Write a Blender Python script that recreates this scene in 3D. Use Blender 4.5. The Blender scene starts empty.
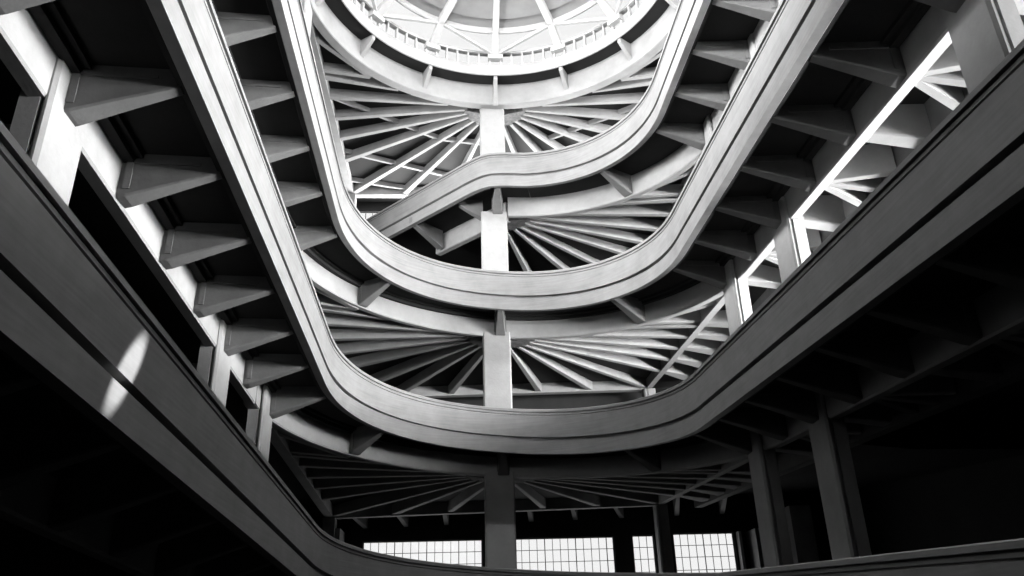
import bpy, bmesh, math, random
from mathutils import Vector, Matrix

S = bpy.context.scene
COL = S.collection
random.seed(4)
PI = math.pi

# ------------------------------------------------------------------ camera
cd = bpy.data.cameras.new('camera')
cam = bpy.data.objects.new('camera', cd); COL.objects.link(cam)
FPX, PITCH, YAW, ROLL = 805.95, math.radians(24.57), math.radians(3.523), math.radians(-1.716)
F = Vector((math.sin(YAW)*math.cos(PITCH), math.cos(YAW)*math.cos(PITCH), math.sin(PITCH)))
R0 = Vector((math.cos(YAW), -math.sin(YAW), 0)); U0 = R0.cross(F)
R = R0*math.cos(ROLL) + U0*math.sin(ROLL); U = -R0*math.sin(ROLL) + U0*math.cos(ROLL)
M = Matrix((R, U, -F)).transposed().to_4x4()
cam.matrix_world = M
cd.sensor_width = 36; cd.lens = 36*FPX/1024; cd.clip_start = .05; cd.clip_end = 300
S.camera = cam

# ------------------------------------------------------------------ view, sky, daylight
S.view_settings.view_transform = 'Standard'
S.view_settings.look = 'None'
S.view_settings.gamma = 1
S.view_settings.use_curve_mapping = False
S.view_settings.exposure = 0.05
S.cycles.diffuse_bounces = 1
S.cycles.max_bounces = 8
S.cycles.caustics_reflective = False
S.cycles.caustics_refractive = False

w = bpy.data.worlds.new('sky'); S.world = w; w.use_nodes = True
w.node_tree.nodes['Background'].inputs[0].default_value = (1, 1, 1, 1)
w.node_tree.nodes['Background'].inputs[1].default_value = 1.1

def area(name, loc, direction, sx, sy, power, spread=PI, shape='RECTANGLE'):
    l = bpy.data.lights.new(name, 'AREA'); l.shape = shape; l.size = sx; l.size_y = sy
    l.energy = power; l.spread = spread
    o = bpy.data.objects.new(name, l); COL.objects.link(o); o.location = loc
    o.rotation_euler = Vector(direction).to_track_quat('-Z', 'Y').to_euler()
    return o
CX, CY = 1.2, 20.2                     # centre of the round far end
# daylight coming in through the lantern's upright panes (twelve lengths of the ring)
for i in range(12):
    a = 2*PI*(i+.5)/12; c_, s_ = math.cos(a), math.sin(a)
    north = s_ > 0 and abs(c_) <= .7; south = s_ <= 0 and abs(c_) <= .7
    area('daylight_lantern', (CX+5.5*c_, CY+5.5*s_, 22.2), (-c_, -s_, -1.0), 2.6, .4, 640 if south else 200 if north else 130)
# daylight through the right and far window rows; left and near-end lamps are added fill
LOW = math.radians(120)
area('daylight_right_second', (16.3, 15, 7.7), (-1, 0, 0), 9, 2.2, 7600)
area('daylight_right_row', (16.2, 12, 7.7), (-1, 0, .2), 30, 1.2, 4800)
area('daylight_right_sill', (16.3, 4, 6.0), (-1, 0, .15), 10, .8, 1700, LOW)
area('daylight_right_sill', (16.3, 15, 6.6), (-1, 0, .15), 10, .8, 1700, LOW)
area('daylight_right_sill', (16.3, 26, 7.3), (-1, 0, .2), 12, .7, 1000, LOW)
area('daylight_right_third', (16.3, 15, 12.7), (-1, 0, 0), 9, 2.2, 9000)
area('daylight_right_sill', (16.3, 15, 11.9), (-1, 0, .2), 9, .7, 1100, LOW)
area('daylight_right_sill', (16.3, 26, 12.3), (-1, 0, .2), 12, .7, 1100, LOW)
area('daylight_right_fourth', (16.3, 26, 17.9), (-1, 0, 0), 12, 2.2, 4500)
area('fill_left', (-6.9, 3, 14.8), (1, 0, -.15), 10, .9, 10500, math.radians(150))  # fill with no known source, added to light the right-hand parapets
area('fill_left', (-6.9, 14, 14.8), (1, 0, -.15), 10, .9, 2000, math.radians(150))
area('fill_left', (-6.9, 22, 14.8), (1, 0, -.15), 8, .9, 1600, math.radians(150))
area('fill_near', (CX, -8.4, 10.2), (0, 1, 0), 12, 1, 2100, math.radians(140))  # added fill from behind the camera, brightens the far end
area('fill_near', (CX, -8.4, 15.2), (0, 1, 0), 12, 1, 2400, math.radians(140))
area('daylight_far_roof', (CX, 35.3, 17.9), (0, -1, 0), 12, 2.2, 4300)
area('daylight_far_low', (CX+2, 35.3, 2.9), (0, -1, 0), 16, 2.2, 70)
sp = bpy.data.lights.new('sunbeam', 'SPOT'); sp.energy = 230000; sp.spot_size = math.radians(.68); sp.spot_blend = .5; sp.shadow_soft_size = .05
so = bpy.data.objects.new('sunbeam', sp); COL.objects.link(so); so.location = (3.2, 20.5, 21.9)
so.rotation_euler = (Vector((-3.70, 8.55, 2.93))-Vector(so.location)).to_track_quat('-Z', 'Y').to_euler()

# ------------------------------------------------------------------ materials
def mat(name, c, rough=.75, var=.12, scale=1.2, bump=.15, streak=0.0, spec=.3, metal=0):
    m = bpy.data.materials.new(name); m.use_nodes = True
    nt = m.node_tree; N = nt.nodes; L = nt.links
    b = N['Principled BSDF']; b.inputs['Roughness'].default_value = rough
    b.inputs['Specular IOR Level'].default_value = spec; b.inputs['Metallic'].default_value = metal
    tc = N.new('ShaderNodeTexCoord')
    n = N.new('ShaderNodeTexNoise'); n.inputs['Scale'].default_value = scale; n.inputs['Detail'].default_value = 7; n.inputs['Roughness'].default_value = .65
    L.new(tc.outputs['Object'], n.inputs['Vector'])
    fac = n.outputs['Fac']
    if streak:
        mp = N.new('ShaderNodeMapping'); mp.inputs['Scale'].default_value = (.35, .35, 9)
        L.new(tc.outputs['Object'], mp.inputs['Vector'])
        n2 = N.new('ShaderNodeTexNoise'); n2.inputs['Scale'].default_value = 2.5; n2.inputs['Detail'].default_value = 4
        L.new(mp.outputs[0], n2.inputs['Vector'])
        mx = N.new('ShaderNodeMix'); mx.inputs[0].default_value = streak
        L.new(n.outputs['Fac'], mx.inputs[2]); L.new(n2.outputs['Fac'], mx.inputs[3]); fac = mx.outputs[0]
    cr = N.new('ShaderNodeValToRGB')
    cr.color_ramp.elements[0].position = .3; cr.color_ramp.elements[1].position = .72
    lo, hi = c*(1-var), min(1, c*(1+var))
    cr.color_ramp.elements[0].color = (lo, lo, lo, 1); cr.color_ramp.elements[1].color = (hi, hi, hi, 1)
    L.new(fac, cr.inputs[0]); L.new(cr.outputs[0], b.inputs['Base Color'])
    if bump:
        n3 = N.new('ShaderNodeTexNoise'); n3.inputs['Scale'].default_value = 14; n3.inputs['Detail'].default_value = 5
        L.new(tc.outputs['Object'], n3.inputs['Vector'])
        bp = N.new('ShaderNodeBump'); bp.inputs['Strength'].default_value = bump; bp.inputs['Distance'].default_value = .03
        L.new(n3.outputs['Fac'], bp.inputs['Height']); L.new(bp.outputs[0], b.inputs['Normal'])
    return m
MPAR = mat('painted parapet concrete', .185, .6, .24, 1.6, .03, .45, .25)
MCON = mat('plastered concrete', .28, .85, .16, 1.0, .15)
MBRK = mat('raw concrete brackets', .125, .85, .2, 1.3, .18)
MSOF = mat('shade-darkened soffit concrete', .018, .9, .25, .8, .15)  # near-black base colour holds the shade of the undersides
MDECK = mat('asphalt ramp surface', .06, .9, .2, 2, .1)
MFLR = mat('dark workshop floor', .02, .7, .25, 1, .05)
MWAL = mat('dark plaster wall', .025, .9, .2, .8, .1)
MWAL2 = mat('dark rendered pilaster', .09, .9, .2, .8, .1)
MRGH = mat('spalled concrete', .13, .95, .5, 7, .9)
MFRM = mat('painted steel window bars', .12, .5, .1, 4, 0)
MWHT = mat('white painted steel', .5, .5, .06, 4, 0)
MDOM = mat('whitewashed dome plaster', .3, .8, .10, 1.5, .05)
MGLS = bpy.data.materials.new('window glass'); MGLS.use_nodes = True
nt = MGLS.node_tree; nt.nodes.clear()
o_ = nt.nodes.new('ShaderNodeOutputMaterial'); t_ = nt.nodes.new('ShaderNodeBsdfTransparent'); g_ = nt.nodes.new('ShaderNodeBsdfGlossy'); x_ = nt.nodes.new('ShaderNodeMixShader')
t_.inputs[0].default_value = (.93, .93, .93, 1); g_.inputs['Roughness'].default_value = .05; x_.inputs[0].default_value = .05
nt.links.new(t_.outputs[0], x_.inputs[1]); nt.links.new(g_.outputs[0], x_.inputs[2]); nt.links.new(x_.outputs[0], o_.inputs[0])

# ------------------------------------------------------------------ helpers
def obj(name, bm, m, parent=None, smooth=False, rot=None):
    bmesh.ops.recalc_face_normals(bm, faces=bm.faces)
    me = bpy.data.meshes.new(name); bm.to_mesh(me); bm.free()
    if m: me.materials.append(m)
    if smooth:
        for p in me.polygons: p.use_smooth = True
        try: me.set_sharp_from_angle(angle=math.radians(25))
        except Exception: pass
    o = bpy.data.objects.new(name, me); COL.objects.link(o)
    if parent:
        o.parent = parent
        q = parent; off = Vector((0, 0, 0))
        while q: off += Vector(q.location); q = q.parent
        o.location = -off if True else o.location
    return o
def thing(name, label, cat, loc, group=None):
    o = bpy.data.objects.new(name, None); COL.objects.link(o); o.location = loc; o.empty_display_size = .3
    o['label'] = label; o['category'] = cat; o['kind'] = 'thing'
    if group: o['group'] = group
    return o
def tag(o, label, cat, group=None):
    o['label'] = label; o['category'] = cat; o['kind'] = 'thing'
    if group: o['group'] = group
    return o
def struct(o): o['kind'] = 'structure'; return o
def box(bm, x0, x1, y0, y1, z0, z1):
    v = [bm.verts.new(p) for p in ((x0,y0,z0),(x1,y0,z0),(x1,y1,z0),(x0,y1,z0),(x0,y0,z1),(x1,y0,z1),(x1,y1,z1),(x0,y1,z1))]
    for f in ((0,1,2,3),(4,5,6,7),(0,1,5,4),(1,2,6,5),(2,3,7,6),(3,0,4,7)): bm.faces.new([v[i] for i in f])
def beam(bm, a, b, wa, wb, da, db, top=0.0, off=0.0):
    """tapering beam from a to b (points on its bottom edge); da/db depth upward, width wa/wb"""
    a = Vector(a); b = Vector(b); d = (b-a); d.z = 0; n = Vector((-d.y, d.x, 0)).normalized()
    v = []
    for p, w_, h in ((a, wa, da), (b, wb, db)):
        c = .03
        for s_, z in ((-1, c), (-.86, 0), (.86, 0), (1, c), (1, h), (-1, h)):
            v.append(bm.verts.new(p + n*(s_*w_/2) + Vector((0, 0, z))))
    for i in range(6):
        j = (i+1) % 6; bm.faces.new([v[i], v[j], v[6+j], v[6+i]])
    bm.faces.new(v[:6]); bm.faces.new(v[6:])
def sweep(bm, rings, closed=False):
    """rings: list of lists of points (closed sections); skins them"""
    V = [[bm.verts.new(p) for p in r] for r in rings]
    n = len(V[0]); m = len(V)
    for i in range(m if closed else m-1):
        a = V[i]; b = V[(i+1) % m]
        for k in range(n): bm.faces.new([a[k], a[(k+1) % n], b[(k+1) % n], b[k]])
    if not closed: bm.faces.new(V[0]); bm.faces.new(V[-1])

# ------------------------------------------------------------------ the ramp's line
XC, W, BD, NE, NE2, Y0 = 1.145, 4.843, 5.459, 2.11, 2.189, 20.209
RW, RB, RX = 6.8, 6.95, 1.2               # column line: half width, depth of its round end, its axis
ZR, ZL, SL, YN, RISE = 5.231, 6.62, .06, 1.7, 5.0
OFF = 1.96
def zb(x, y, lev=2):                      # underside of the parapet / level of the deck edge
    dz = (lev-2)*RISE
    zr = ZR + SL*(y-Y0); zl = ZL - SL*(y-Y0)
    if y >= Y0:
        k = min(1.4, max(-.3, (8.0-x)/13.6)); return dz + zr + (zl-zr)*k
    return dz + (zr if x > RX else zl)
def sgnp(v, e): return math.copysign(abs(v)**e, v)
def stations(a='right', na=24, nt=64, near=True):
    """(inner point, column-line point, z for turn 2) from the near right, round the far end, to the near left and round the near end"""
    out = []
    for i in range(na): 
        y = YN + (Y0-YN)*i/na; out.append(((XC+W, y), (RX+RW, y), ZR-SL*(Y0-y)))
    pts = []
    for i in range(nt+1):
        t = PI*i/nt; c, s = math.cos(t), math.sin(t); n = NE if c > 0 else NE2
        pts.append(((XC+W*sgnp(c, 2/n), Y0+BD*abs(s)**(2/n)), (RX+RW*c, Y0+RB*s)))
    L = [0]
    for i in range(nt): L.append(L[-1]+math.hypot(pts[i+1][0][0]-pts[i][0][0], pts[i+1][0][1]-pts[i][0][1]))
    for p, l in zip(pts, L):
        u = l/L[-1]; out.append((p[0], p[1], ZR+(ZL-ZR)*u+.16*u*(1-u)))
    for i in range(1, na+1):
        y = Y0 - (Y0-YN)*i/na; out.append(((XC-W, y), (RX-RW, y), ZL+SL*(Y0-y)))
    if near:
        for i in range(1, 33):
            t = PI + PI*i/32; c, s = math.cos(t), math.sin(t); u = i/32
            zl = ZL+SL*(Y0-YN); zr = ZR-SL*(Y0-YN)+RISE
            out.append(((XC+W*c, YN+BD*s*.9), (RX+RW*c, YN+RB*s*.9), zl+(zr-zl)*u))
    return out
ST = stations()
NA, NT = 24, 64
IAPEX = NA + NT//2
def pt(st, o, h, lev):
    (xi, yi), (xr, yr), z = st; k = o/OFF
    return Vector((xi+(xr-xi)*k, yi+(yr-yi)*k, z+(lev-2)*RISE+h))
def sec(st, prof, lev): return [pt(st, o, h, lev) for o, h in prof]

H = 1.47
P_STRIP = [(0, 0), (0, .43), (.14, .435), (.2, .435), (.2, .02), (.18, 0)]
P_WALL = [(.14, .44), (.14, .545), (.0, .55), (0, 1.24), (.03, 1.25), (.03, 1.27), (0, 1.28), (0, 1.33), (.03, 1.34), (.03, 1.37), (.18, 1.37), (.18, .44)]
P_COPE = [(-.03, 1.37), (-.03, 1.45), (-.01, H), (.2, H), (.22, 1.45), (.22, 1.37)]
P_EDGE = [(.202, .04), (.202, .5), (.42, .5), (.42, .33), (.34, .22), (.31, .06)]
def ring_prof(c=OFF): return [(c-.14, -.46), (c-.11, -.5), (c+.11, -.5), (c+.14, -.46), (c+.14, .32), (c-.14, .32)]
def step_prof(c=OFF): return [(c-.17, .14), (c-.17, .33), (c-.46, .33), (c-.46, .24), (c-.34, .24), (c-.34, .14)]

# perimeter of the outer slab at each station
XRW, XLW, YFW = 16.5, -7.0, 35.4
Y1 = 9.3                                  # first column and bracket axis
def outer(st):
    XRW, XLW, YFW = 16.46, -6.96, 35.37
    (xi, yi), (xr, yr), z = st
    if yr <= Y0: 
        return (XRW if xr > RX else XLW, yr)
    dx, dy = xr-RX, yr-Y0
    ks = []
    if dx > 1e-6: ks.append((XRW-RX)/dx)
    if dx < -1e-6: ks.append((XLW-RX)/dx)
    if dy > 1e-6: ks.append((YFW-Y0)/dy)
    k = min(ks); return (RX+dx*k, Y0+dy*k)

def deck_mesh(stations_, lev, h0=.32, h1=.52, o0=.4):
    bm = bmesh.new(); rows = []
    for st in stations_:
        near = st[1][1] < YN-1e-6
        row = []
        (xi, yi), (xr, yr), z = st
        a = pt(st, o0, 0, lev); b = pt(st, OFF, 0, lev)
        if near: ox, oy = (min(XRW-.04, max(XLW+.04, RX+(xr-RX)*2.2)), YN+(yr-YN)*1.35)
        else: ox, oy = outer(st)
        pts = [a, b]
        for k in (.25, .5, .75, 1):
            x = xr+(ox-xr)*k; y = yr+(oy-yr)*k
            z_ = b.z if (yr < Y0+1e-6) else zb(x, y, lev)
            pts.append(Vector((x, y, z_)))
        far = yr > Y0+.6
        row = [p+Vector((0, 0, h0 if (i < 2 or not far) else -.06)) for i, p in enumerate(pts)]+[p+Vector((0, 0, h1)) for p in reversed(pts)]
        rows.append(row)
    sweep(bm, rows); return bm

ORD = {1: 'lowest', 2: 'second', 3: 'third', 4: 'topmost'}
def ang_st(tdeg):                     # station on the far arc at an angle
    return ST[NA + int(round(tdeg/180*NT))]
def y_st(y, side):
    if side > 0: return ((XC+W, y), (RX+RW, y), ZR-SL*(Y0-y))
    return ((XC-W, y), (RX-RW, y), ZL+SL*(Y0-y))

def bracket_bm(st, lev, w0=.40, w1=.18):
    bm = bmesh.new()
    a = pt(st, OFF-.15, 0, lev); b = pt(st, .27, 0, lev)
    d = (b-a); d.z = 0; n = Vector((-d.y, d.x, 0)).normalized()
    zs = pt(st, 0, 0, lev).z
    V = []
    for k, hb in ((0, -.47), (.08, -.45), (.55, -.20), (1, .03)):
        p = a.lerp(b, k); wd = w0+(w1-w0)*k; ring = []
        for s_, z in ((-1, hb+.03), (-.85, hb), (.85, hb), (1, hb+.03), (1, .34), (-1, .34)):
            q = p+n*(s_*wd/2); ring.append(Vector((q.x, q.y, zs+z)))
        V.append(ring)
    sweep(bm, V)
    # raised panel frame on both flanks
    for s_ in (-1, 1):
        for k0, k1, t0, t1 in ((.05, .12, -.33, .2), (.12, .8, .14, .2)):
            r = []
            for k in (k0, k1):
                p = a.lerp(b, k); wd = w0+(w1-w0)*k
                r.append([Vector(((p+n*s_*(wd/2+e)).x, (p+n*s_*(wd/2+e)).y, zs+z)) for e, z in ((-.01, t0), (.025, t0), (.025, t1), (-.01, t1))])
            sweep(bm, r)
    return bm
YB = [Y1+2.0*k for k in range(7) if True]      # 9.6 ... 21.6 -> straight part ends at 20.2
def haunch_bm(a, b, w0, w1, d0, d1):
    bm = bmesh.new(); beam(bm, (a[0], a[1], a[2]), (b[0], b[1], b[2]), w0, w1, d0, d1); return bm

def make_turn(lev, sts, ibr, side_left=True, label=''):
    root = thing('ramp_turn', label, 'ramp', (XC, Y0, zb(XC, Y0, lev)))
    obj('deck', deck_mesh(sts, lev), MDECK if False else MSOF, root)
    par = bmesh.new(); sweep(par, [sec(s, P_WALL, lev) for s in sts]); pw = obj('parapet', par, MPAR, root, True)
    b = bmesh.new(); sweep(b, [sec(s, P_STRIP, lev) for s in sts]); obj('base_strip', b, MPAR, pw, True)
    b = bmesh.new(); sweep(b, [sec(s, P_COPE, lev) for s in sts]); obj('coping', b, MPAR, pw, True)
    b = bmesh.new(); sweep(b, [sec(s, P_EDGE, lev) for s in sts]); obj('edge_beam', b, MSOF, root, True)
    b = bmesh.new(); sweep(b, [sec(s, ring_prof(), lev) for s in sts]); rb = obj('ring_beam', b, MCON, root, True)
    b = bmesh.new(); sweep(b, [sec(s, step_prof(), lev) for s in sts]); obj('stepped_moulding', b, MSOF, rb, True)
    for st in ibr: obj('bracket', bracket_bm(st, lev), MBRK, root)
    return root

def side_brackets(side):
    return [y_st(Y1-2.0*k, side) for k in range(4, 0, -1)]+[y_st(Y1+2.0*k, side) for k in range(6)]
def br_all(lev):
    r = side_brackets(1)
    r += [ang_st(11), ang_st(45), ang_st(90)]
    if lev < 4: r += [ang_st(135), ang_st(169)] + side_brackets(-1)
    return r

def aisle_ribs(root, lev):
    """the ribs that carry the deck on past the right-hand column line, in threes and singly, and the beam they end on"""
    for k in range(-1, 7):
        y = Y1+2.0*k
        z = zb(8, y, lev)-.5 if y < Y0 else zb(8, y, lev)-.5
        if k % 2: ends = (-.75, 0, .75); w0, w1 = .16, .22
        else: ends = (0,); w0, w1 = .34, .44
        for e in ends:
            obj('outer_rib', haunch_bm((8.14, y+e*.12, z+.12), (9.42, y+e, z-.05), w0, w1, .7, .87), MCON, root)
    b = bmesh.new()
    sweep(b, [[Vector((x, y, zb(8, y, lev)+h)) for x, h in ((9.42, -.62), (9.42, .33), (9.75, .33), (9.75, -.62))] for y in (1, 8, 14, Y0, 24, 28, 33.9)])
    obj('outer_beam', b, MBRK, root)
    # straight beam carrying on from the column line to the far corner
    b = bmesh.new()
    sweep(b, [[Vector((x, y, zb(8, y, lev)+h)) for x, h in ((7.88, -.46), (7.88, .33), (8.12, .33), (8.12, -.46))] for y in (Y0+.2, 24, 28, 34.1)])
    obj('corner_beam', b, MCON, root)

turn_labels = {
 1: 'lowest turn of the spiral ramp, its dark parapet cutting off the far windows',
 2: 'second turn of the spiral ramp, its parapet pale on the left, shaded right',
 3: 'third turn of the spiral ramp, a bright ring whose parapet loops below the last turn',
}
turns = {}
for lev in (1, 2, 3):
    turns[lev] = make_turn(lev, ST, br_all(lev), label=turn_labels[lev])
    if lev > 1: aisle_ribs(turns[lev], lev)
    # left and far corner beams
    for xx, yy0, nm in ((-5.6, Y0+.2, 'corner_beam'),):
        b = bmesh.new()
        sweep(b, [[Vector((x, y, zb(xx, y, lev)+h)) for x, h in ((xx-.16, -.5), (xx-.16, .33), (xx+.16, .33), (xx+.16, -.5))] for y in (yy0, 24, 28, 34.1)])
        obj(nm, b, MCON, turns[lev])
    b = bmesh.new()
    sweep(b, [[Vector((x, y, zb(x, 34, lev)+h)) for y, h in ((33.84, -.5), (33.84, .33), (34.16, .33), (34.16, -.5))] for x in (-5.44, -2, 1.2, 4.5, 7.84)])
    obj('far_beam', b, MCON, turns[lev])
    # haunches from the far beam to the window wall
    for x0, x1 in ((-4.3, -4.9), (-2.6, -3.0), (-.9, -1.0), (2.7, 2.5), (4.6, 4.3), (6.6, 6.0), (9.0, 8.6), (11.0, 10.6)):
        z = zb(x0, 34, lev)-.5
        if lev == 2: obj('far_haunch', haunch_bm((x1+.0, 34.1 if x0 < 8 else 33.2, z+.2), (x0, 35.32, z-.25), .16, .22, .55, .9), MCON, turns[lev])

# topmost turn: right side and half the round end, then it leaves straight towards the far left
S4 = ST[:IAPEX-3]
DIRX, DIRY = -.695, .719
a4 = ST[IAPEX-4]
z4 = a4[2]
inner = [(1.55, 25.66), (1.2, 25.67), (.88, 25.71), (.55, 25.86), (.22, 26.12), (-.1, 26.43)]
while inner[-1][0] > -5.3: inner.append((inner[-1][0]+DIRX*.9, inner[-1][1]+DIRY*.9))
colline = []
for i, (x, y) in enumerate(inner):
    if i < 3: colline.append((1.6-.2*i, 27.14+.03*i))
    else:
        k = max(0, x - (-.1)); colline.append((x+.719*OFF*(1-.0*k), y+.695*OFF))
S4b = [(p, q, 5.95) for p, q in zip(inner, colline)]
allst = S4+S4b
lev = 4
root = thing('ramp_turn', 'last turn of the spiral ramp, its parapet leaving in a straight diagonal leftwards', 'ramp', (XC, Y0, zb(XC, Y0, 4)))
turns[4] = root
b = bmesh.new(); sweep(b, [sec(s, P_WALL, lev) for s in allst]); pw = obj('parapet', b, MPAR, root, True)
b = bmesh.new(); sweep(b, [sec(s, P_STRIP, lev) for s in allst]); obj('base_strip', b, MPAR, pw, True)
b = bmesh.new(); sweep(b, [sec(s, P_COPE, lev) for s in allst]); obj('coping', b, MPAR, pw, True)
b = bmesh.new(); sweep(b, [sec(s, P_EDGE, lev) for s in allst]); obj('edge_beam', b, MSOF, root, True)
b = bmesh.new(); sweep(b, [sec(s, ring_prof(), lev) for s in S4+[S4b[0]]]); rb = obj('ring_beam', b, MCON, root, True)
b = bmesh.new()
rows = [[Vector((p.x, p.y, p.z)) for p in sec(s, ring_prof(), lev)] for s in S4b[4:10]]
sweep(b, rows); obj('diagonal_beam', b, MCON, root)
b = deck_mesh(S4, 4)
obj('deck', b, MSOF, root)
b = bmesh.new(); rows = []
seq = [S4[-1]]+S4b
o_last = outer(S4[-1])
for i_, s in enumerate(seq):
    a = pt(s, .4, 0, 4); bx = pt(s, OFF, 0, 4)
    k = i_/(len(seq)-1); far = Vector((o_last[0]+(-6.0-o_last[0])*k, YFW-.03, a.z))
    if a.y > YFW-.05: break
    rows.append([a+Vector((0, 0, .32)), far+Vector((0, 0, .32)), far+Vector((0, 0, .52)), a+Vector((0, 0, .52))])
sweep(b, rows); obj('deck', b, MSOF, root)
for st in br_all(4): obj('bracket', bracket_bm(st, 4), MBRK, root)
def free_bracket(lev, A, B, root, zbot, w0=.3, w1=.2):
    b = bmesh.new()
    n = (Vector((B[0], B[1], 0))-Vector((A[0], A[1], 0))); n = Vector((-n.y, n.x, 0)).normalized()
    rows = []
    for k, hb in ((0, -.47), (.55, -.17), (1, .1)):
        x = A[0]+(B[0]-A[0])*k; y = A[1]+(B[1]-A[1])*k; wd = w0+(w1-w0)*k
        rows.append([Vector((x, y, zbot+z))+n*(s_*wd/2) for s_, z in ((-1, hb), (1, hb), (1, .34), (-1, .34))])
    sweep(b, rows); obj('bracket', b, MBRK, root)
free_bracket(4, (.62, 27.4), (-.3, 27.3), root, zb(1, 27, 4))
free_bracket(4, (-1.1, 29.85), (-2.25, 28.65), root, 15.95)
aisle_ribs(root, 4)

# ------------------------------------------------------------------ fans of ribs behind the round end
HUB = (1.2, 27.2)
fan_angles = [-16, -6, 6, 18, 30, 45, 58, 74, 90]
def rib_end(adeg, xr=8.0, xl=-5.6, yf=34.0):
    a = math.radians(adeg); dx, dy = math.cos(a), math.sin(a); ks = []
    if dx > 1e-6: ks.append((xr-HUB[0])/dx)
    if dx < -1e-6: ks.append((xl-HUB[0])/dx)
    if dy > 1e-6: ks.append((yf-HUB[1])/dy)
    k = min(ks); return HUB[0]+dx*k, HUB[1]+dy*k
def make_fan(side, lev, label, flat=None, amax=90, xr=8.0):
    zf = (lambda x, y: flat) if flat is not None else (lambda x, y: zb(x, y, lev))
    t = thing('rib_fan', label, 'ceiling ribs', (HUB[0]+side*.8, HUB[1]+.6, zf(*HUB)-.45))
    b = bmesh.new(); n = 10
    ring0 = []; ring1 = []
    for i in range(n+1):
        a = math.radians(5+(85)*i/n); a = a if side > 0 else PI-a
        r = 1.25+.08*math.sin(i*2.3); x, y = HUB[0]+math.cos(a)*r, HUB[1]+math.sin(a)*r
        ring0.append(Vector((x, y, zf(x, y)-.40))); ring1.append(Vector((x, y, zf(x, y)+.3)))
    c0 = Vector((HUB[0]+side*.42, HUB[1]+.3, zf(*HUB)-.45)); c1 = Vector((c0.x, c0.y, zf(*HUB)+.3))
    v0 = [b.verts.new(p) for p in [c0]+ring0]; v1 = [b.verts.new(p) for p in [c1]+ring1]
    b.faces.new(v0); b.faces.new(list(reversed(v1)))
    for i in range(len(v0)): j = (i+1) % len(v0); b.faces.new([v0[i], v0[j], v1[j], v1[i]])
    obj('hub', b, MRGH, t)
    for a in fan_angles:
        if a > amax: continue
        if a == 90 and side < 0: continue
        aa = a if side > 0 else 180-a
        ex, ey = rib_end(aa, xr)
        if flat is None and side > 0 and a < 40:      # the rib runs on past the beam and broadens into a haunch
            ca = math.radians(aa); e2 = (9.4, ey+(9.4-ex)*math.tan(ca))
            b = bmesh.new(); beam(b, (8.1, ey+.2*math.tan(ca), zf(8, ey)-.42), (e2[0], e2[1], zf(8, e2[1])-.56), .3, .72, .4, .5)
            obj('haunch', b, MCON, t)
        ca = math.radians(aa); sx, sy = HUB[0]+math.cos(ca)*1.15, HUB[1]+math.sin(ca)*1.15
        q0 = 1.15
        while ((sx-RX)/(RW+.12))**2+((sy-Y0)/(RB+.12))**2 < 1 and q0 < 6:      # start outside the ring beam
            q0 += .1; sx, sy = HUB[0]+math.cos(ca)*q0, HUB[1]+math.sin(ca)*q0
        b = bmesh.new(); beam(b, (sx, sy, zf(sx, sy)-.38), (ex, ey, zf(ex, ey)-.45), .11, .26, .40, .43)
        obj('rib', b, MCON, t)
    if flat is not None:                      # lower slab between the roof ribs
        b = bmesh.new(); rows = []
        for i in range(25):
            a = PI/2*i/24; a = a if side > 0 else PI-a
            x0, y0 = RX+6.92*math.cos(a), Y0+6.92*math.sin(a)
            kx = ((16.4 if side > 0 else -6.9)-RX)/math.cos(a) if abs(math.cos(a)) > 1e-6 else 1e9
            ky = (35.3-Y0)/math.sin(a) if math.sin(a) > 1e-6 else 1e9
            k = min(kx, ky); x1, y1 = RX+k*math.cos(a), Y0+k*math.sin(a)
            rows.append([Vector((x0, y0, 20.94)), Vector((x1, y1, 20.94)), Vector((x1, y1, 21.2)), Vector((x0, y0, 21.2))])
        sweep(b, rows); obj('slab', b, MSOF, t)
    # forked ribs from the ring beam's quarter point
    q = (RX+side*(RW*math.cos(PI/4)+.1), Y0+RB*math.sin(PI/4)+.1)
    for ey in (Y0+3.2, Y0+5.0):
        ex = (7.9 if side > 0 else -5.5)
        b = bmesh.new(); beam(b, (q[0], q[1], zf(*q)-.45), (ex, ey-.3, zf(ex, ey)-.42), .2, .2, .45, .40); obj('rib', b, MCON, t)
    return t
make_fan(1, 2, 'dark fan of concrete ribs behind the lowest middle column, right half')
make_fan(-1, 2, 'dark fan of concrete ribs behind the lowest middle column, left half')
make_fan(1, 3, 'sunlit fan of concrete ribs right of the middle column, under the third turn')
make_fan(-1, 3, 'dim fan of concrete ribs left of the middle column, under the third turn')
make_fan(1, 4, 'fan of ribs right of the middle column, between the topmost two parapets')
t = make_fan(1, 5, 'pale fan of roof ribs right of the middle column, close under the lantern', flat=21.0)
t2 = make_fan(-1, 5, 'pale fan of roof ribs left of the middle column, crossed by thin ties', flat=21.0)
for A, B in (((-5.5, 26.7), (-1.2, 29.6)), ((-5.5, 30.6), (-.2, 32.9)), ((-5.5, 33.0), (-2.0, 34.0)), ((-1.2, 29.6), (1.0, 30.0))):
    b = bmesh.new(); beam(b, (A[0], A[1], 20.72), (B[0], B[1], 20.72), .12, .12, .3, .3); obj('tie', b, MCON, t2)
for A, B in (((7.9, 26.7), (3.6, 29.6)), ((7.9, 30.6), (2.6, 32.9))):
    b = bmesh.new(); beam(b, (A[0], A[1], 20.72), (B[0], B[1], 20.72), .12, .12, .3, .3); obj('tie', b, MCON, t)

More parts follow.
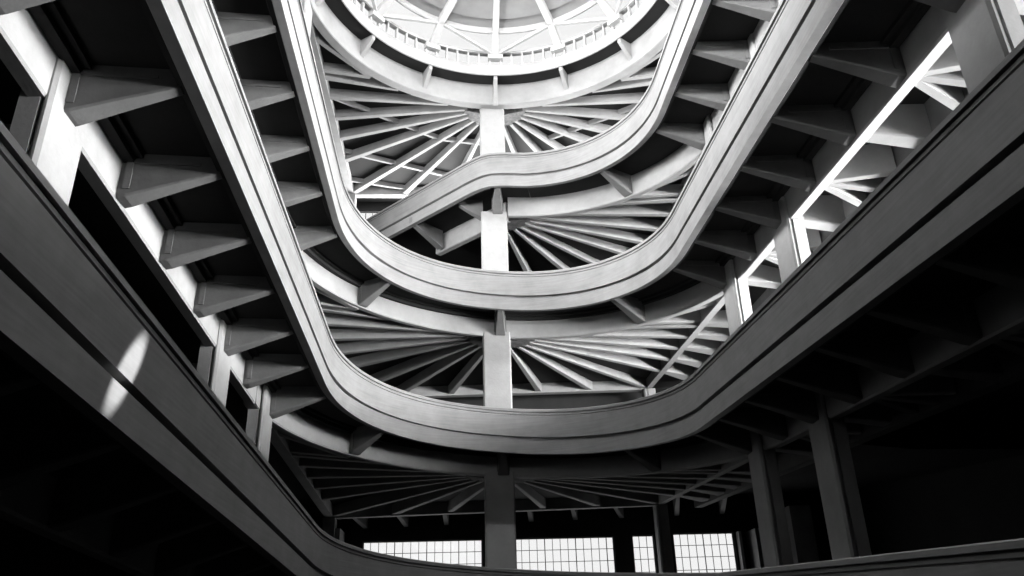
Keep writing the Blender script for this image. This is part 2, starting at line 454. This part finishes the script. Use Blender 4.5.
# ------------------------------------------------------------------ columns
def column(x, y, ang, z0, z1, label, group=None, wt=1.0, wr=.5, pil=0, m=MCON, neck=False):
    """shaft wt wide along the ring and wr deep; ang = direction of the outward radius"""
    t = thing('concrete_column', label, 'column', (x, y, z0), group)
    ca, sa = math.cos(ang), math.sin(ang)
    def T(o, s_, z): return Vector((x+ca*o-sa*s_, y+sa*o+ca*s_, z))
    b = bmesh.new(); c = .05
    prof = [(-wr/2, -wt/2+c), (-wr/2+c, -wt/2), (-wr*.3, -wt/2), (-wr*.3, -wt/2+.06), (-wr*.14, -wt/2+.06), (-wr*.14, -wt/2), (wr/2, -wt/2),
            (wr/2, wt/2), (-wr*.14, wt/2), (-wr*.14, wt/2-.06), (-wr*.3, wt/2-.06), (-wr*.3, wt/2), (-wr/2+c, wt/2), (-wr/2, wt/2-c)]
    sweep(b, [[T(o, s_, z) for o, s_ in prof] for z in (z0, z1)])
    obj('shaft', b, m, t)
    b = bmesh.new(); sweep(b, [[T(o, s_, z) for o, s_ in ((-wr/2-e, -wt/2-e), (wr/2+e, -wt/2-e), (wr/2+e, wt/2+e), (-wr/2-e, wt/2+e))] for z, e in ((z0, .05), (z0+.25, .05), (z0+.28, .0))])
    obj('plinth', b, m, t)
    if pil:
        b = bmesh.new(); sweep(b, [[T(o, s_, z) for o, s_ in ((wr/2, -wt/2+.15), (wr/2+pil, -wt/2+.15), (wr/2+pil, wt/2-.15), (wr/2, wt/2-.15))] for z in (z0, z1-1.1)])
        obj('pilaster', b, MWAL2, t)
    return t
st_name = {1: 'lowest storey in view', 2: 'second storey', 3: 'third storey', 4: 'top storey'}
under = {1: 'second turn', 2: 'third turn', 3: 'last turn', 4: 'roof'}
for k in (0, 1, 2, 3, 4):
    for side, nm in ((-1, 'left'), (1, 'right')):
        x = RX+side*RW
        for y, pos in ((21.3, 'farthest'), (Y1+8, 'second farthest'), (Y1, 'nearest')):
            if y > Y0:
                s_ = math.asin((y-Y0)/RB); xx = RX+side*RW*math.cos(s_)
            else: xx = x
            zlo = zb(xx, y, k)+.52 if k > 0 else -1.6
            zhi = zb(xx, y, k+1)+.31 if k < 4 else 21.45
            if k == 0: lab, g = 'concrete column carrying the lowest turn of the ramp', 'columns under the lowest turn'
            else: lab, g = '%s concrete column of the %s row, between %s' % (pos, nm, {1: 'the lowest and second turns', 2: 'the second and third turns', 3: 'the third and last turns', 4: 'the last turn and the roof'}[k]), None
            column(xx, y, 0 if side > 0 else PI, zlo+.001, zhi-.002, lab, g, 1.0, .42, .9 if side < 0 else 0)
        zlo = zb(x, 34, k)+.52 if k > 0 else -1.6
        zhi = zb(x, 34, k+1)-.5 if k < 4 else 20.5
        lab, g = ('concrete column carrying the lowest turn of the ramp', 'columns under the lowest turn') if k == 0 else ('slim corner column at the far %s, %s, under the %s' % (nm, st_name[k], under[k]), None)
        column(x, 34, 0, zlo, zhi-.002, lab, g, .6, .5)
    zlo = zb(RX, 27.15, k)+.52 if k > 0 else -1.6
    zhi = zb(RX, 27.15, k+1)-.30 if k < 4 else 20.9
    lab, g = ('concrete column carrying the lowest turn of the ramp', 'columns under the lowest turn') if k == 0 else ('wide middle column at the far end, %s' % ({1: 'dark, between the lit windows', 2: 'pale, just above the second parapet', 3: 'pale, between the third and last parapets', 4: 'topmost, under the lantern'}[k]), None)
    column(RX-.14, 27.32, PI/2, zlo, zhi, lab, g, 1.0, .62)

# ------------------------------------------------------------------ walls, windows, floor, roof
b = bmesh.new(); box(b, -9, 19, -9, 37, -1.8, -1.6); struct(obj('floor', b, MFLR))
def wall_holes(name, along, fixed, thick, lo, hi, z0, z1, holes):
    """wall plane with rectangular holes: holes = list of (a0, a1, h0, h1)"""
    b = bmesh.new()
    As = sorted({lo, hi}|{h[0] for h in holes}|{h[1] for h in holes}); Zs = sorted({z0, z1}|{h[2] for h in holes}|{h[3] for h in holes})
    for i in range(len(As)-1):
        run = None
        for j in range(len(Zs)-1):
            am, zm = (As[i]+As[i+1])/2, (Zs[j]+Zs[j+1])/2
            hole = any(h[0] < am < h[1] and h[2] < zm < h[3] for h in holes)
            if not hole: run = (run[0], Zs[j+1]) if run else (Zs[j], Zs[j+1])
            if (hole or j == len(Zs)-2) and run:
                if along == 'x': box(b, As[i], As[i+1], fixed, fixed+thick, *run)
                else: box(b, fixed, fixed+thick, As[i], As[i+1], *run)
                run = None
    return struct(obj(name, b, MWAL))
far_holes = [(-4.42, .62, 1.6, 4.56), (1.93, 6.22, 1.6, 4.56), (6.98, 7.95, 1.6, 4.58), (8.75, 11.42, 1.6, 4.62),
             (-6.4, -1.0, 17.6, 20.55), (-.4, 5.6, 17.6, 20.55)]
wall_holes('wall_far', 'x', YFW, .3, XLW-.3, XRW+.3, -1.6, 22.0, far_holes)
right_holes = []
for k in (2, 3, 4):
    for y in (-2.4, 1.6, 5.6, 9.6, 13.6, 17.6, 21.6, 25.6, 29.6):
        z = zb(8, y+1.6, k); right_holes.append((y, y+3.4, round(z+1.5, 2), round(z+4.0, 2)))
wall_holes('wall_right', 'y', XRW, .3, -8.5, YFW+.3, -1.6, 22.0, right_holes)
added_left_holes = [(y, y+3.4, z0, z0+1.6) for z0 in (13.0, 14.9) for y in (-2.0, 2.0, 6.0, 10.0, 14.0, 19.0, 23.0)]  # unseen openings made up for the left fill lamps
wall_holes('wall_left', 'y', XLW-.3, .3, -8.5, YFW, -1.6, 22.0, added_left_holes)
added_near_holes = [(x, x+3.4, z0, z0+1.6) for z0 in (9.4, 14.4) for x in (-4.9, -1.1, 2.7)]  # openings put in out of view to house the near-end fill
wall_holes('wall_near', 'x', -8.8, .3, XLW-.3, XRW+.3, -1.6, 22.0, added_near_holes)
wn = [0]
def window(along, fixed, h, bars=.36, rows=(.62,), mull=None):
    wn[0] += 1; a0, a1, z0, z1 = h
    b = bmesh.new()
    def bx(p0, p1, q0, q1, d0=.10, d1=.16):
        if along == 'x': box(b, p0, p1, fixed+d0, fixed+d1, q0, q1)
        else: box(b, fixed+d0, fixed+d1, p0, p1, q0, q1)
    bx(a0, a0+.06, z0, z1); bx(a1-.06, a1, z0, z1); bx(a0+.06, a1-.06, z0, z0+.06); bx(a0+.06, a1-.06, z1-.05, z1)
    fr = struct(obj('window_%d' % wn[0], b, MFRM))
    b = bmesh.new(); n = max(2, round((a1-a0)/bars))
    for i in range(1, n):
        x = a0+(a1-a0)*i/n; t_ = .022 if i % 4 else .035; bx(x-t_/2, x+t_/2, z0+.06, z1-.05, .11, .15)
    obj('glazing_bars', b, MFRM, fr)
    b = bmesh.new()
    for r in rows: bx(a0+.06, a1-.06, z1-r-.012, z1-r+.012, .12, .14)
    obj('transom', b, MFRM, fr)
    b = bmesh.new(); bx(a0+.06, a1-.06, z0+.06, z1-.05, .128, .132); obj('pane', b, MGLS, fr)
for i, h in enumerate(far_holes): window('x', YFW, h, .34, (.50, .98, 1.5, 2.2))
for h in right_holes: window('y', XRW, h, .85, (1.2,))
for h in added_left_holes: window('y', XLW-.3, h, .85, (.8,))  # unseen windows, added along with the left fill
for h in added_near_holes: window('x', -8.8, h, .85, (.8,))  # unseen near-end windows, added for the fill there
# pier and pilaster strips on the far right
for i, (x0, x1, y0, y1) in enumerate(((11.5, 11.62, 35.0, 35.39), (11.95, 12.3, 34.2, 35.39))):
    b = bmesh.new(); box(b, x0, x1, y0, y1, -1.6, 4.6)
    tag(obj('wall_pilaster', b, MCON), ['thin pale pilaster beside the rightmost far window', 'broad pale pilaster right of the far windows, lit on one face'][i], 'pilaster')
b = bmesh.new(); box(b, 9.75, 10.4, 24.6, 25.4, zb(10, 25, 1)+.52, 3.95)
tag(obj('square_pier', b, MBRK), 'squat dark grey pier between two columns at the lower right', 'pier')
b = bmesh.new(); box(b, -5.5, -5.15, 33.9, 35.3, .3, 4.9)
tag(obj('wall_pilaster', b, MCON), 'pilaster at the left end of the far windows', 'pilaster')

# roof with a round opening
ROPEN, RRING = 5.95, 6.72
bm = bmesh.new(); n = 96
inn0 = []; out0 = []
def rect_hit(a):
    dx, dy = math.cos(a), math.sin(a); ks = []
    x0, x1, y0, y1 = XLW-.3, XRW+.3, -8.8, YFW+.3
    if dx > 1e-9: ks.append((x1-CX)/dx)
    if dx < -1e-9: ks.append((x0-CX)/dx)
    if dy > 1e-9: ks.append((y1-CY)/dy)
    if dy < -1e-9: ks.append((y0-CY)/dy)
    k = min(ks); return CX+dx*k, CY+dy*k
corners = [math.atan2(y-CY, x-CX) % (2*PI) for x in (XLW-.3, XRW+.3) for y in (-8.8, YFW+.3)]
angs = sorted([2*PI*i/n for i in range(n)]+corners)
rows = []
for a in angs:
    ix, iy = CX+ROPEN*math.cos(a), CY+ROPEN*math.sin(a); ox, oy = rect_hit(a)
    rows.append([Vector((ix, iy, 21.5)), Vector((ox, oy, 21.5)), Vector((ox, oy, 21.75)), Vector((ix, iy, 21.75))])
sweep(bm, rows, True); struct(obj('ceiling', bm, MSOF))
# roof ring beam with its stubs
rt = thing('roof_ring_beam', 'broad pale curved ring beam on the roof columns, right around the lantern', 'beam', (CX, CY, 20.5))
bm = bmesh.new()
rows = []
for i in range(128):
    a = 2*PI*i/128; c, s_ = math.cos(a), math.sin(a)
    rows.append([Vector((CX+r*c, CY+r*s_, z)) for r, z in ((RRING-.16, 20.53), (RRING-.13, 20.5), (RRING+.16, 20.5), (RRING+.2, 20.53), (RRING+.2, 21.5), (RRING-.16, 21.5))])
sweep(bm, rows, True); obj('beam', bm, MCON, rt, True)
for i in range(14):
    a = PI/2+2*PI*i/14; c, s_ = math.cos(a), math.sin(a)
    bm = bmesh.new(); beam(bm, (CX+(RRING-.15)*c, CY+(RRING-.15)*s_, 20.75 if i else 20.45), (CX+(ROPEN+.02)*c, CY+(ROPEN+.02)*s_, 21.3), .2, .14, .74 if i else 1.04, .2); obj('stub', bm, MCON, rt)
for side in (-1, 1):
    x = RX+side*RW
    bm = bmesh.new(); box(bm, x-.16, x+.16, -8, 34.2, 20.5, 21.5)
    tag(obj('roof_beam', bm, MCON), 'long straight roof beam over the %s side columns' % ('left' if side < 0 else 'right'), 'beam')
bm = bmesh.new(); box(bm, RX-RW+.16, RX+RW-.16, 33.84, 34.16, 20.5, 21.5)
tag(obj('roof_beam', bm, MCON), 'straight roof beam along the far wall above the top windows', 'beam')

# ------------------------------------------------------------------ lantern over the round opening
ln = thing('roof_lantern', 'round glazed roof lantern with radiating white ribs at the top of the well', 'skylight', (CX, CY, 21.5))
def revolve(name, prof, m, smooth=True, n=112):
    bm = bmesh.new(); rows = []
    for i in range(n):
        a = 2*PI*i/n; c, s_ = math.cos(a), math.sin(a)
        rows.append([Vector((CX+r*c, CY+r*s_, z)) for r, z in prof])
    sweep(bm, rows, True); return obj(name, bm, m, ln, smooth)
revolve('kerb', ((5.93, 21.46), (5.90, 21.5), (5.90, 21.98), (6.2, 21.98), (6.2, 21.76), (5.96, 21.76), (5.96, 21.46)), MDOM)
hd = revolve('head_ring', ((5.90, 22.56), (5.90, 22.66), (6.1, 22.66), (6.1, 22.56)), MWHT)
revolve('vent_glass', ((5.99, 21.98), (5.99, 22.56), (6.0, 22.56), (6.0, 21.98)), MGLS)
for i in range(84):
    a = PI/2+2*PI*(i+.5)/84; c, s_ = math.cos(a), math.sin(a)
    bm = bmesh.new(); beam(bm, (CX+5.92*c, CY+5.92*s_, 21.98), (CX+6.06*c, CY+6.06*s_, 21.98), .06, .06, .58, .58)
    obj('vent_bar', bm, MWHT, ln)
revolve('slope_glass', ((5.95, 22.66), (5.15, 22.98), (5.15, 23.0), (5.95, 22.68)), MGLS)
inner_ring = revolve('inner_ring', ((5.15, 22.90), (5.05, 22.86), (4.98, 22.90), (4.98, 23.15), (5.15, 23.05)), MWHT)
# shallow dome: plaster steps
revolve('dome_shell', ((5.0, 23.08), (4.6, 23.22), (4.55, 23.14), (3.3, 23.42), (3.25, 23.34), (1.9, 23.55), (1.85, 23.48), (.3, 23.6), (.3, 23.75), (5.0, 23.3)), MDOM)
NR = 14
for i in range(NR):
    a = PI/2+2*PI*i/NR; c, s_ = math.cos(a), math.sin(a)
    bm = bmesh.new(); beam(bm, (CX+5.88*c, CY+5.88*s_, 22.3), (CX+5.0*c, CY+5.0*s_, 22.82), .34, .26, .2, .2)
    beam(bm, (CX+5.02*c, CY+5.02*s_, 22.82), (CX+.3*c, CY+.3*s_, 23.3), .26, .14, .3, .3)
    rb_ = obj('rib', bm, MWHT, ln)
    bm = bmesh.new(); box(bm, -.3, .3, -.12, .12, 0, .2)
    bmesh.ops.transform(bm, matrix=Matrix.Translation((CX+5.86*c, CY+5.86*s_, 22.2)) @ Matrix.Rotation(a-PI/2, 4, 'Z'), verts=bm.verts)
    obj('foot', bm, MWHT, rb_)
    for d in (-1, 1):
        a2 = a+d*2*PI/NR
        if i % 2 == 0:
            bm = bmesh.new(); beam(bm, (CX+5.86*c, CY+5.86*s_, 22.36), (CX+5.05*math.cos(a2), CY+5.05*math.sin(a2), 22.84), .13, .13, .12, .12); obj('brace', bm, MWHT, ln)
bm = bmesh.new(); box(bm, CX-.35, CX+.35, CY-.35, CY+.35, 23.25, 23.62); obj('boss', bm, MWHT, ln)
